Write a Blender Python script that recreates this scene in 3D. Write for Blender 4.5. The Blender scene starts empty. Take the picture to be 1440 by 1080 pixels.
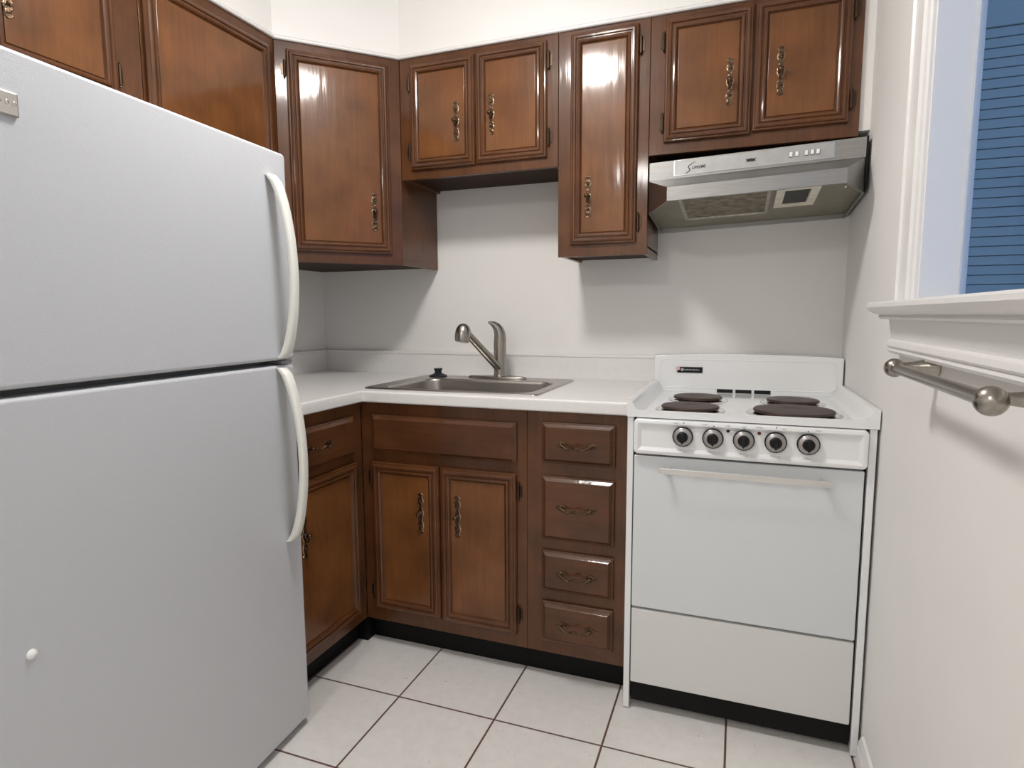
import bpy, bmesh, math, random
from mathutils import Vector, Matrix
random.seed(4)
scene = bpy.context.scene
C = scene.collection

# ------------------------------------------------------------------ camera
CAM = Vector((1.8189, -2.3794, 1.1661)); YAW, PIT, ROL, FPX = .3558, -.1124, -.0046, 855.55
Fw = Vector((-math.sin(YAW) * math.cos(PIT), math.cos(YAW) * math.cos(PIT), math.sin(PIT)))
Rt0 = Vector((math.cos(YAW), math.sin(YAW), 0)); Up0 = Rt0.cross(Fw)
Rt = Rt0 * math.cos(ROL) + Up0 * math.sin(ROL); Up = Up0 * math.cos(ROL) - Rt0 * math.sin(ROL)
cd = bpy.data.cameras.new('camera'); cam = bpy.data.objects.new('camera', cd); C.objects.link(cam)
M = Matrix((Rt, Up, -Fw)).transposed().to_4x4(); M.translation = CAM; cam.matrix_world = M
cd.sensor_width = 36; cd.lens = FPX * 36 / 1440; cd.clip_start = .02
scene.camera = cam

# ------------------------------------------------------------------ world and exposure
world = bpy.data.worlds.new('world'); scene.world = world; world.use_nodes = True
bg = world.node_tree.nodes['Background']
bg.inputs[0].default_value = (.42, .62, 1.0, 1); bg.inputs[1].default_value = .21
scene.view_settings.view_transform = 'Standard'; scene.view_settings.look = 'None'
scene.view_settings.gamma = 1; scene.view_settings.exposure = 1.70
LAMP = Vector((1.13, -1.22, 0)); LAMP_STRENGTH = 26
CEIL = 2.45

# ------------------------------------------------------------------ key dimensions
W = 2.158          # right wall
DU = .292          # upper face plane depth
A = .600           # where the diagonal corner cabinet ends
FR = -.61          # base face plane
ZT = 2.11          # top of the upper cabinets
ZC = .914          # counter top

# ------------------------------------------------------------------ materials
def nodes(name):
    m = bpy.data.materials.new(name); m.use_nodes = True
    return m, m.node_tree.nodes, m.node_tree.links, m.node_tree.nodes['Principled BSDF']

def mat(name, col, rough=.5, metal=0, coat=0, coat_rough=.05, bump=0, bscale=200, var=0, vscale=5, emit=None, stretch=None, spec=.5):
    m, n, l, p = nodes(name)
    p.inputs['Base Color'].default_value = (*col, 1); p.inputs['Roughness'].default_value = rough
    p.inputs['Metallic'].default_value = metal; p.inputs['Coat Weight'].default_value = coat
    p.inputs['Coat Roughness'].default_value = coat_rough; p.inputs['Specular IOR Level'].default_value = spec
    tc = n.new('ShaderNodeTexCoord'); mp = n.new('ShaderNodeMapping'); l.new(tc.outputs['Object'], mp.inputs[0])
    if stretch: mp.inputs['Scale'].default_value = stretch
    if bump:
        t = n.new('ShaderNodeTexNoise'); t.inputs['Scale'].default_value = bscale; t.inputs['Detail'].default_value = 3
        b = n.new('ShaderNodeBump'); b.inputs['Strength'].default_value = bump; b.inputs['Distance'].default_value = .002
        l.new(mp.outputs[0], t.inputs[0]); l.new(t.outputs[0], b.inputs['Height']); l.new(b.outputs[0], p.inputs['Normal'])
    if var:
        t = n.new('ShaderNodeTexNoise'); t.inputs['Scale'].default_value = vscale; t.inputs['Detail'].default_value = 4
        r = n.new('ShaderNodeValToRGB'); r.color_ramp.elements[0].position = .3; r.color_ramp.elements[1].position = .7
        r.color_ramp.elements[0].color = (*[c * (1 - var) for c in col], 1); r.color_ramp.elements[1].color = (*[min(1, c * (1 + var)) for c in col], 1)
        l.new(mp.outputs[0], t.inputs[0]); l.new(t.outputs[0], r.inputs[0]); l.new(r.outputs[0], p.inputs['Base Color'])
    if emit:
        p.inputs['Emission Color'].default_value = (*emit[0], 1); p.inputs['Emission Strength'].default_value = emit[1]
    return m

def wood(name, dark, light, rough=.3, coat=.55, coat_rough=.10, spec=.22, scale=(34, 34, 2.2), bumpk=.17, blotch=.25):
    m, n, l, p = nodes(name)
    tc = n.new('ShaderNodeTexCoord'); mp = n.new('ShaderNodeMapping'); mp.inputs['Scale'].default_value = scale
    l.new(tc.outputs['Object'], mp.inputs[0])
    g = n.new('ShaderNodeTexNoise'); g.inputs['Scale'].default_value = 2.2; g.inputs['Detail'].default_value = 6; g.inputs['Roughness'].default_value = .65
    l.new(mp.outputs[0], g.inputs[0])
    r = n.new('ShaderNodeValToRGB'); r.color_ramp.elements[0].position = .3; r.color_ramp.elements[1].position = .72
    r.color_ramp.elements[0].color = (*dark, 1); r.color_ramp.elements[1].color = (*light, 1)
    l.new(g.outputs[0], r.inputs[0])
    bl = n.new('ShaderNodeTexNoise'); bl.inputs['Scale'].default_value = 7; bl.inputs['Detail'].default_value = 3
    l.new(tc.outputs['Object'], bl.inputs[0])
    mr = n.new('ShaderNodeMapRange'); mr.inputs[1].default_value = .3; mr.inputs[2].default_value = .7
    mr.inputs[3].default_value = 1 - blotch; mr.inputs[4].default_value = 1 + blotch
    l.new(bl.outputs[0], mr.inputs[0])
    mx = n.new('ShaderNodeMix'); mx.data_type = 'RGBA'; mx.blend_type = 'MULTIPLY'; mx.inputs[0].default_value = 1
    l.new(r.outputs[0], mx.inputs[6]); l.new(mr.outputs[0], mx.inputs[7]); l.new(mx.outputs[2], p.inputs['Base Color'])
    p.inputs['Roughness'].default_value = rough; p.inputs['Coat Weight'].default_value = coat; p.inputs['Specular IOR Level'].default_value = spec
    p.inputs['Coat Roughness'].default_value = coat_rough
    wv = n.new('ShaderNodeTexNoise'); wv.inputs['Scale'].default_value = 1.0; wv.inputs['Detail'].default_value = 2
    mp2 = n.new('ShaderNodeMapping'); mp2.inputs['Scale'].default_value = (38, 38, 5)
    l.new(tc.outputs['Object'], mp2.inputs[0]); l.new(mp2.outputs[0], wv.inputs[0])
    ad = n.new('ShaderNodeMath'); ad.operation = 'MULTIPLY_ADD'; ad.inputs[1].default_value = .05
    l.new(g.outputs[0], ad.inputs[0]); l.new(wv.outputs[0], ad.inputs[2])
    b = n.new('ShaderNodeBump'); b.inputs['Strength'].default_value = bumpk; b.inputs['Distance'].default_value = .004
    l.new(ad.outputs[0], b.inputs['Height']); l.new(b.outputs[0], p.inputs['Coat Normal']); l.new(b.outputs[0], p.inputs['Normal'])
    return m

WOOD = wood('cabinet_wood', (.086, .030, .009), (.118, .044, .015), rough=.36)
PANEL = wood('door_panel_wood', (.140, .051, .014), (.180, .068, .020), rough=.34, scale=(40, 40, 3))
WOODH = wood('drawer_wood', (.076, .027, .009), (.110, .041, .014), rough=.36, scale=(2.2, 2.2, 34))
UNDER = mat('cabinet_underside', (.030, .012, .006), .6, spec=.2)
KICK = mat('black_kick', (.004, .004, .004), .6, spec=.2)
RIMB = mat('worn_brass_edge', (.42, .31, .21), .3, 1, bump=.4, bscale=300, var=.4, vscale=200)
BRASS = mat('antique_brass', (.105, .066, .040), .34, .9, bump=.5, bscale=260, var=.6, vscale=220)
HINGE = mat('dark_hinge', (.065, .042, .028), .3, .9)
WALL = mat('white_wall_paint', (.86, .845, .82), .62, bump=.08, bscale=320, var=.02, vscale=3)
CEILM = mat('ceiling_paint', (.82, .81, .79), .8, bump=.1, bscale=200)
TRIM = mat('white_gloss_trim', (.83, .815, .80), .32, bump=.12, bscale=8, stretch=(6, .5, 6))
COUNTER = mat('white_laminate', (.80, .785, .765), .33, var=.02, vscale=60)
FRIDGE = mat('fridge_enamel', (.57, .585, .61), .38, bump=.35, bscale=420)
FHANDLE = mat('fridge_handle_plastic', (.80, .80, .74), .35)
GASKET = mat('grey_gasket', (.24, .24, .25), .6)
ENAMEL = mat('white_enamel', (.84, .85, .855), .16, coat=.4)
ENAMELD_SHADE = mat('shaded_door_enamel', (.70, .73, .75), .2, coat=.3)  # white enamel with the shade under the overhang put into its colour
ENAMELS_SHADE = mat('shaded_drawer_enamel', (.72, .725, .705), .25, coat=.2)  # drawer front, likewise darkened in colour for the shade below the overhang
DARKGAP = mat('dark_gap', (.01, .01, .012), .6)
STEEL = mat('brushed_steel', (.35, .345, .335), .33, 1, bump=.25, bscale=10, stretch=(2, 40, 60), var=.08, vscale=8)
SINKM = mat('sink_steel', (.50, .47, .44), .30, 1, bump=.12, bscale=14, stretch=(3, 30, 30))
NICKEL = mat('brushed_nickel', (.36, .335, .30), .27, 1, bump=.12, bscale=30, stretch=(10, 1, 10))
HPAN = mat('hood_underside', (.27, .25, .195), .5, .6, var=.1, vscale=12)
FFRAME = mat('filter_aluminium', (.42, .40, .35), .45, .8, var=.3, vscale=50)
FILTER = mat('grease_filter', (.20, .17, .12), .55, .5, bump=1, bscale=300, var=.5, vscale=40)
CREAM = mat('aged_cream_plastic', (.72, .68, .56), .4, var=.15, vscale=40)
LABEL = mat('hood_label', (.46, .46, .45), .4, .5, var=.06, vscale=30)
BLACK = mat('black_plastic', (.006, .006, .007), .45, spec=.3)
RUBBER = mat('black_rubber', (.012, .013, .018), .45)
BURNER = mat('cast_iron_burner', (.048, .024, .018), .45, .1, var=.35, vscale=30, bump=.2, bscale=120)
RED = mat('red_lens', (.15, .005, .01), .2)
BRIGHTW = mat('switch_white', (.95, .95, .95), .3)
WHITEP = mat('white_plastic', (.85, .85, .84), .35)
CHROME = mat('chrome', (.72, .71, .69), .13, 1)
KNOBM = mat('knob_metal', (.38, .365, .36), .3, .8)
BRIGHT = mat('bright_aluminium', (.80, .80, .78), .3, 1)
INK = mat('ink_black', (.01, .01, .01), .5)
INKG = mat('ink_grey', (.30, .30, .30), .5)
PINK = mat('badge_pink', (.75, .50, .48), .4)
BADGEG = mat('badge_grey', (.42, .42, .44), .4)

def tile_mat():
    m, n, l, p = nodes('floor_tile')
    S, X0, Y0, G = .3157, .877, -.8565, .0027
    tc = n.new('ShaderNodeTexCoord'); sp = n.new('ShaderNodeSeparateXYZ'); l.new(tc.outputs['Object'], sp.inputs[0])
    def line(out, o):
        a = n.new('ShaderNodeMath'); a.operation = 'SUBTRACT'; a.inputs[1].default_value = o; l.new(out, a.inputs[0])
        d = n.new('ShaderNodeMath'); d.operation = 'DIVIDE'; d.inputs[1].default_value = S; l.new(a.outputs[0], d.inputs[0])
        r = n.new('ShaderNodeMath'); r.operation = 'ROUND'; l.new(d.outputs[0], r.inputs[0])
        s = n.new('ShaderNodeMath'); s.operation = 'SUBTRACT'; l.new(d.outputs[0], s.inputs[0]); l.new(r.outputs[0], s.inputs[1])
        b = n.new('ShaderNodeMath'); b.operation = 'ABSOLUTE'; l.new(s.outputs[0], b.inputs[0])
        return b.outputs[0]
    mn = n.new('ShaderNodeMath'); mn.operation = 'MINIMUM'
    l.new(line(sp.outputs[0], X0), mn.inputs[0]); l.new(line(sp.outputs[1], Y0), mn.inputs[1])
    mr = n.new('ShaderNodeMapRange'); mr.inputs[1].default_value = G / S * .8; mr.inputs[2].default_value = G / S * 1.3
    l.new(mn.outputs[0], mr.inputs[0])
    no = n.new('ShaderNodeTexNoise'); no.inputs['Scale'].default_value = 26; no.inputs['Detail'].default_value = 6; no.inputs['Roughness'].default_value = .75
    l.new(tc.outputs['Object'], no.inputs[0])
    cr = n.new('ShaderNodeValToRGB'); cr.color_ramp.elements[0].position = .25; cr.color_ramp.elements[1].position = .7
    cr.color_ramp.elements[0].color = (.72, .69, .66, 1); cr.color_ramp.elements[1].color = (.81, .79, .765, 1)
    l.new(no.outputs[0], cr.inputs[0])
    sk = n.new('ShaderNodeTexNoise'); sk.inputs['Scale'].default_value = 75; sk.inputs['Detail'].default_value = 1
    l.new(tc.outputs['Object'], sk.inputs[0])
    sr = n.new('ShaderNodeValToRGB'); sr.color_ramp.elements[0].position = .20; sr.color_ramp.elements[1].position = .24
    sr.color_ramp.elements[0].color = (.45, .4, .36, 1); sr.color_ramp.elements[1].color = (1, 1, 1, 1)
    l.new(sk.outputs[0], sr.inputs[0])
    mu = n.new('ShaderNodeMix'); mu.data_type = 'RGBA'; mu.blend_type = 'MULTIPLY'; mu.inputs[0].default_value = 1
    l.new(cr.outputs[0], mu.inputs[6]); l.new(sr.outputs[0], mu.inputs[7])
    mx = n.new('ShaderNodeMix'); mx.data_type = 'RGBA'; l.new(mr.outputs[0], mx.inputs[0])
    mx.inputs[6].default_value = (.130, .072, .058, 1); l.new(mu.outputs[2], mx.inputs[7])
    l.new(mx.outputs[2], p.inputs['Base Color'])
    p.inputs['Roughness'].default_value = .34
    b = n.new('ShaderNodeBump'); b.inputs['Strength'].default_value = .5; b.inputs['Distance'].default_value = .0015
    l.new(mr.outputs[0], b.inputs['Height'])
    b2 = n.new('ShaderNodeBump'); b2.inputs['Strength'].default_value = .08; b2.inputs['Distance'].default_value = .003
    l.new(no.outputs[0], b2.inputs['Height']); l.new(b.outputs[0], b2.inputs['Normal']); l.new(b2.outputs[0], p.inputs['Normal'])
    return m
TILE = tile_mat()

VINYL = mat('window_vinyl', (.46, .52, .62), .4)
SIDING = mat('blue_grey_siding', (.24, .315, .345), .6, var=.03, vscale=3)

def glass_mat():
    m, n, l, p = nodes('window_glass')
    gl = n.new('ShaderNodeBsdfGlossy'); gl.inputs['Roughness'].default_value = .01
    tr = n.new('ShaderNodeBsdfTransparent'); tr.inputs[0].default_value = (.95, .97, .98, 1); ms = n.new('ShaderNodeMixShader'); ms.inputs[0].default_value = .98
    l.new(gl.outputs[0], ms.inputs[1]); l.new(tr.outputs[0], ms.inputs[2]); l.new(ms.outputs[0], n['Material Output'].inputs[0])
    return m
GLASS = glass_mat()

# ------------------------------------------------------------------ frames and mesh builder
Z = Vector((0, 0, 1))
class Frame:
    """local axes: a to the viewer's right, b up, c out of the surface"""
    def __init__(s, o, u): s.o = Vector(o); s.u = Vector(u).normalized(); s.n = s.u.cross(Z)
    def p(s, a, b, c=0): return s.o + s.u * a + Z * b + s.n * c
WF = Frame((0, 0, 0), (1, 0, 0))                  # world-like: a=x, b=z, c=-y
BACKU = Frame((0, -DU, 0), (1, 0, 0)); DIAG = Frame((DU, -A, 0), (1, 1, 0)); LEFTU = Frame((DU, 0, 0), (0, 1, 0))
BACKB = Frame((0, FR, 0), (1, 0, 0)); LEFTB = Frame((.603, 0, 0), (0, 1, 0))
RWALL = Frame((W, 0, 0), (0, -1, 0))
FA = .0654
FRIDGEF = Frame((.696, -1.045, 0), (-math.sin(FA), math.cos(FA), 0))

class MB:
    def __init__(s): s.v = []; s.f = []; s.mi = []; s.m = 0
    def add(s, vs, fs):
        k = len(s.v); s.v += [Vector(x) for x in vs]
        for f in fs: s.f.append([i + k for i in f]); s.mi.append(s.m)
        return s
    def box(s, F, a0, a1, b0, b1, c0, c1):
        P = [F.p(a, b, c) for a, b, c in ((a0, b0, c0), (a1, b0, c0), (a1, b1, c0), (a0, b1, c0), (a0, b0, c1), (a1, b0, c1), (a1, b1, c1), (a0, b1, c1))]
        return s.add(P, [(3, 2, 1, 0), (4, 5, 6, 7), (0, 1, 5, 4), (1, 2, 6, 5), (2, 3, 7, 6), (3, 0, 4, 7)])
    def rects(s, F, a0, a1, b0, b1, prof, cap=True, back=True, r=0, n=4):
        """concentric (rounded) rectangles: prof = [(inset, c)...]"""
        rings = []
        for ins, c in prof:
            x0, x1, y0, y1 = a0 + ins, a1 - ins, b0 + ins, b1 - ins
            if r <= 0: pts = [(x0, y0), (x1, y0), (x1, y1), (x0, y1)]
            else:
                rr = max(.0005, r - ins); pts = []
                for cx, cy, st in ((x1 - rr, y0 + rr, -90), (x1 - rr, y1 - rr, 0), (x0 + rr, y1 - rr, 90), (x0 + rr, y0 + rr, 180)):
                    for i in range(n + 1):
                        t = math.radians(st + 90 * i / n); pts.append((cx + rr * math.cos(t), cy + rr * math.sin(t)))
            rings.append([F.p(x, y, c) for x, y in pts])
        return s.rings(rings, back, cap)
    def rings(s, rings, cap0=True, cap1=True):
        m = len(rings[0]); vs = [p for r in rings for p in r]; fs = []
        for i in range(len(rings) - 1):
            for j in range(m):
                k = (j + 1) % m; fs.append((i * m + j, i * m + k, (i + 1) * m + k, (i + 1) * m + j))
        if cap0: fs.append(tuple(reversed(range(m))))
        if cap1: fs.append(tuple(range((len(rings) - 1) * m, len(rings) * m)))
        return s.add(vs, fs)
    def tube(s, pts, r, n=12, cap=True):
        pts = [Vector(p) for p in pts]; rs = r if isinstance(r, (list, tuple)) else [r] * len(pts)
        rings = []; ref = None
        for i, p in enumerate(pts):
            t = (pts[min(i + 1, len(pts) - 1)] - pts[max(i - 1, 0)]).normalized()
            if ref is None: ref = Vector((0, 0, 1)) if abs(t.z) < .9 else Vector((1, 0, 0))
            a = (ref - t * ref.dot(t)).normalized(); b = t.cross(a); ref = a
            rr = rs[i]; rx, ry = rr if isinstance(rr, tuple) else (rr, rr)
            rings.append([p + a * (rx * math.cos(2 * math.pi * j / n)) + b * (ry * math.sin(2 * math.pi * j / n)) for j in range(n)])
        return s.rings(rings, cap, cap)
    def lathe(s, o, axis, prof, n=24, sx=1, cap=True):
        """prof = [(radius, distance along axis)...]"""
        o = Vector(o); ax = Vector(axis).normalized(); ref = Vector((0, 0, 1)) if abs(ax.z) < .9 else Vector((1, 0, 0))
        a = (ref - ax * ref.dot(ax)).normalized(); b = ax.cross(a)
        rings = [[o + ax * h + (a * math.cos(2 * math.pi * j / n) + b * math.sin(2 * math.pi * j / n) * sx) * max(r, 1e-4) for j in range(n)] for r, h in prof]
        return s.rings(rings, cap, cap)
    def sphere(s, o, r, sc=(1, 1, 1), n=14):
        o = Vector(o); rings = []
        for i in range(1, n):
            t = math.pi * i / n
            rings.append([o + Vector((r * sc[0] * math.sin(t) * math.cos(2 * math.pi * j / (n * 2)), r * sc[1] * math.sin(t) * math.sin(2 * math.pi * j / (n * 2)), -r * sc[2] * math.cos(t))) for j in range(n * 2)])
        return s.rings(rings)
    def poly(s, F, pts, c0, c1):
        """extruded polygon, pts counter-clockwise in (a, b)"""
        return s.rings([[F.p(a, b, c0) for a, b in pts], [F.p(a, b, c1) for a, b in pts]])
    def sweep(s, path, prof, closed=False):
        """horizontal mitred sweep; path = [(x, y)...] with the room to its right side;
        prof = [(out, z)...] out = distance to the right of the path"""
        n = len(path); rings = []
        for i in range(n):
            p = Vector(path[i]); d0 = (p - Vector(path[i - 1])).normalized() if i else None
            d1 = (Vector(path[i + 1]) - p).normalized() if i < n - 1 else None
            d0 = d0 or d1; d1 = d1 or d0
            n0 = Vector((d0.y, -d0.x)); n1 = Vector((d1.y, -d1.x)); m = (n0 + n1).normalized(); k = 1 / m.dot(n0)
            rings.append([Vector((p.x + m.x * o * k, p.y + m.y * o * k, z)) for o, z in prof])
        return s.rings(rings)
    def build(s, name, mats, parent=None, loc=None, bevel=0, smooth=35, seg=2):
        if not isinstance(mats, (list, tuple)): mats = [mats]
        off = Vector(loc) if loc else (Vector(root_loc(parent)) if parent else Vector((0, 0, 0)))
        me = bpy.data.meshes.new(name); me.from_pydata([v - off for v in s.v], [], s.f)
        for m in mats: me.materials.append(m)
        for p, i in zip(me.polygons, s.mi): p.material_index = i
        bm = bmesh.new(); bm.from_mesh(me); bmesh.ops.recalc_face_normals(bm, faces=bm.faces[:])
        bm.to_mesh(me); bm.free()
        if smooth:
            me.polygons.foreach_set('use_smooth', [True] * len(me.polygons)); me.set_sharp_from_angle(angle=math.radians(smooth))
        o = bpy.data.objects.new(name, me); C.objects.link(o)
        if parent: o.parent = parent
        elif loc: o.location = off
        if bevel:
            b = o.modifiers.new('edge', 'BEVEL'); b.width = bevel; b.segments = seg; b.limit_method = 'ANGLE'; b.angle_limit = math.radians(40); b.harden_normals = True
        if smooth:
            w = o.modifiers.new('weighted', 'WEIGHTED_NORMAL'); w.keep_sharp = True; w.weight = 80
        return o

def root_loc(o):
    while o.parent: o = o.parent
    return o.location
def tag(o, label, cat, group=None):
    o['label'] = label; o['category'] = cat
    if group: o['group'] = group
    return o
def thing(name, loc, label, cat, group=None):
    o = bpy.data.objects.new(name, None); C.objects.link(o); o.location = loc; o.empty_display_size = .05
    return tag(o, label, cat, group)
def struct(o): o['kind'] = 'structure'; return o
def text_mesh(name, body, F, a, b, c, size, m, parent, shear=0, thick=.0004, xs=1, align='LEFT', slope=0):
    cu = bpy.data.curves.new(name, 'FONT'); cu.body = body; cu.size = size; cu.extrude = thick; cu.shear = shear; cu.align_x = align; cu.offset = size * .012
    t = bpy.data.objects.new(name, cu); dg = bpy.context.evaluated_depsgraph_get()
    me = bpy.data.meshes.new_from_object(t); bpy.data.objects.remove(t)
    off = Vector(root_loc(parent))
    for v in me.vertices:
        x, y, z = v.co.x * xs, v.co.y, v.co.z; v.co = F.p(a + x, b + y + x * slope, c + z) - off
    me.materials.clear(); me.materials.append(m)
    o = bpy.data.objects.new(name, me); C.objects.link(o); o.parent = parent
    return o

# ------------------------------------------------------------------ room shell
RF = -4.4   # wall behind the camera
struct(MB().box(WF, -.12, W + .15, -.05, 0, -.12, -RF + .12).build('floor', TILE))
struct(MB().box(WF, -.12, W + .15, CEIL, CEIL + .05, -.12, -RF + .12).build('ceiling', CEILM))
struct(MB().box(WF, -.12, W + .15, 0, CEIL, -.12, 0).build('wall_back', WALL))
struct(MB().box(WF, -.12, 0, 0, CEIL, 0, -RF).build('wall_left', WALL))
struct(MB().box(WF, -.12, W + .15, 0, CEIL, -RF, -RF + .12).build('wall_front', WALL))
OY0, OY1, OZ0, OZ1 = .925, 1.74, 1.165, 2.12      # window opening (a = distance from the back wall)
rw = MB()
rw.box(RWALL, 0, OY0, 0, CEIL, -.078, 0).box(RWALL, OY1, -RF, 0, CEIL, -.078, 0)
rw.box(RWALL, OY0, OY1, 0, OZ0, -.078, 0).box(RWALL, OY0, OY1, OZ1, CEIL, -.078, 0)
struct(rw.build('wall_right', WALL))
# soffit above the wall cabinets
sf = MB()
sp = [(0, -2.4), (DU - .003, -2.4), (DU - .003, -A), (A, -DU + .003), (W, -DU + .003), (W, 0), (0, 0)]
sf.rings([[Vector((x, y, ZT + .001)) for x, y in sp], [Vector((x, y, CEIL)) for x, y in sp]])
struct(sf.build('wall_soffit', WALL, smooth=0))
cp = [(0, ZT - .001), (.011, ZT - .001), (.014, ZT + .002), (.014, ZT + .006), (.007, ZT + .0085), (.007, ZT + .0105), (.009, ZT + .0125), (.007, ZT + .0150), (0, ZT + .0155)]
struct(MB().sweep([(DU - .003, -2.4), (DU - .003, -A), (A, -DU + .003), (W, -DU + .003)], cp).build('trim_1', TRIM, smooth=25))
struct(MB().box(WF, 2.129, W, 1.70, ZT - .002, .20, DU - .012).build('trim_2', WALL))
# baseboard on the right wall
bp_ = [(0, 0), (.016, 0), (.016, .052), (.012, .058), (.012, .066), (.009, .072), (.006, .080), (0, .084)]
struct(MB().sweep([(W, RF), (W, -.70)][::-1], bp_).build('baseboard_right', TRIM, smooth=25))

# ------------------------------------------------------------------ window
win = bpy.data.objects.new('window_1', None); C.objects.link(win); win.location = (W, -1.33, OZ0); struct(win)
cs = MB()
def casing(mb, a0, a1, b0, b1, side):
    # moulded strip, vertical; profile across a
    pr = [(0, 0), (0, .017), (.004, .020), (.010, .020), (.014, .015), (.070, .013), (.078, .017), (.086, .017), (.092, .012), (.105, .010), (.110, .006), (.110, 0)]
    if side < 0: ring = [(a0 + x, c) for x, c in pr]
    else: ring = [(a1 - x, c) for x, c in pr][::-1]
    mb.rings([[RWALL.p(a, b0, c) for a, c in ring], [RWALL.p(a, b1, c) for a, c in ring]])
casing(cs, .808, .918, 1.185, 2.13, -1)
casing(cs, 1.747, 1.857, 1.185, 2.13, 1)
cs.box(RWALL, .808, 1.857, 2.13, 2.235, 0, .019)
cs.build('window_frame', TRIM, win, smooth=25)
jb = MB()
jb.box(RWALL, OY0 - .007, OY0 + .001, 1.19, OZ1, -.076, .001).box(RWALL, OY1 - .001, OY1 + .007, 1.19, OZ1, -.076, .001)
jb.box(RWALL, OY0, OY1, OZ1 - .006, OZ1 + .001, -.076, .001)
jb.build('window_jamb', TRIM, win, bevel=.001)
st = MB()
stp = [(-.077, 1.168), (.0, 1.168), (.030, 1.156), (.040, 1.154), (.045, 1.158), (.042, 1.163), (.054, 1.167), (.065, 1.173), (.070, 1.180), (.070, 1.187), (.066, 1.191), (-.077, 1.192)]
st.rings([[RWALL.p(a, b, c) for c, b in stp] for a in (.795, 1.87)])
st.build('window_sill', TRIM, win, smooth=25)
ap = MB()
app = [(0, 1.158), (.026, 1.158), (.027, 1.150), (.022, 1.120), (.020, 1.110), (.028, 1.106), (.030, 1.097), (.024, 1.092), (.027, 1.086), (.022, 1.080), (0, 1.080)]
ap.rings([[RWALL.p(a, b, c) for c, b in app] for a in (.815, 1.85)])
ap.build('window_apron', TRIM, win, smooth=25)
sh = MB()
for a0, a1, b0, b1 in ((OY0, OY0 + .010, 1.192, OZ1), (OY1 - .010, OY1, 1.192, OZ1), (OY0, OY1, 1.186, 1.196), (OY0, OY1, OZ1 - .02, OZ1)):
    sh.box(RWALL, a0, a1, b0, b1, -.077, -.066)
sh.build('window_sash', VINYL, win, bevel=.001)
MB().box(RWALL, OY0 + .010, OY1 - .010, 1.196, OZ1 - .02, -.074, -.071).build('window_pane', GLASS, win)
# clapboard wall of the house next door, seen through the window
NY = -5.3; nb_ = thing('neighbouring_house', (5.2, -NY + .1, -3), 'blue-grey clapboard house wall outside, seen through the window glass', 'building')
cb = MB(); z = 3.978 - .097 * 72; prof = []
while z < 3.97: prof += [(NY - .03, z), (NY - .03, z + .009), (NY + .012, z + .0092), (NY + .004, z + .0968)]; z += .097
prof = [(c, b) for c, b in prof]
pts = prof + [(NY - .15, 3.978), (NY - .15, 3.978 - .097 * 72)]
cb.rings([[Vector((x, -c, b)) for c, b in pts] for x in (3.0, 8.0)], cap0=False, cap1=False)
cb.build('clapboards', SIDING, nb_, smooth=0)
MB().box(WF, 3.0, 8.0, 3.990, 4.262, NY - .15, NY + .020).box(WF, 3.0, 8.0, 4.270, 6.5, NY - .15, NY + .012).build('frieze_board', SIDING, nb_, smooth=0)

# ------------------------------------------------------------------ ceiling lamp
DOME = mat('lamp_dome', (.9, .9, .88), .3, emit=((1.0, .968, .935), LAMP_STRENGTH))
def ceiling_lamp(x, y, label):
    global cl
    cl = thing('ceiling_light', (x, y, CEIL), label, 'ceiling light')
    MB().lathe((x, y, CEIL), (0, 0, -1), [(.07, 0), (.07, .02), (.03, .03), (.03, .075), (.155, .085), (.158, .105), (.15, .11), (.14, .11)], 40).build('lamp_base', NICKEL, cl)
    MB().lathe((x, y, CEIL - .11), (0, 0, -1), [(.138, 0), (.135, .012), (.122, .032), (.098, .050), (.06, .062), (.02, .067), (.001, .068)], 40).build('lamp_dome', DOME, cl)
ceiling_lamp(LAMP.x, LAMP.y, 'round flush ceiling lamp with glowing white dome, in front of the sink')
ceiling_lamp(1.05, -3.45, 'unseen round ceiling lamp with glowing white dome behind the camera, added as fill light')  # extra lamp out of view, added for soft fill

# ------------------------------------------------------------------ cabinet kit
def door(parent, F, a0, a1, b0, b1, handle=None, hinge=None, hz=None, name='door', gap=.0015, base=0):
    g = base + gap; d = MB()
    pr = [(0, g), (0, g + .008), (.003, g + .012), (.007, g + .0125), (.009, g + .016), (.013, g + .0185), (.018, g + .0175), (.0205, g + .013), (.023, g + .0125),
          (.0255, g + .0165), (.030, g + .0175), (.034, g + .0155), (.037, g + .009), (.040, g + .007)]
    d.rects(F, a0, a1, b0, b1, pr, cap=False)
    o = d.build(name, WOOD, parent, smooth=28)
    p = MB(); p.rects(F, a0 + .0398, a1 - .0398, b0 + .0398, b1 - .0398, [(0, g + .002), (0, g + .0095), (.0015, g + .0105)])
    p.build('door_panel', PANEL, o)
    if handle: pull(o, F, handle[0], handle[1], g + .0105, horiz=False)
    if hinge:
        ha = a0 - .006 if hinge == 'l' else a1 + .006
        for z in (hz or (b0 + .07, b1 - .07)): hinge_mesh(o, F, ha, z, hinge, base)
    return o

def hinge_mesh(parent, F, a, b, side, base=0):
    h = MB(); L = .026; c = base + .007
    h.lathe(F.p(a, b - L, c), Z, [(.001, -.006), (.003, -.003), (.0025, 0), (.0045, .0005), (.0045, L * 2 - .0005), (.0025, L * 2), (.003, L * 2 + .003), (.001, L * 2 + .006)], 10)
    s = -1 if side == 'l' else 1
    h.box(F, min(a, a + s * .012), max(a, a + s * .012), b - .018, b + .018, base + .0005, base + .0025)
    h.build('hinge', HINGE, parent)

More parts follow.
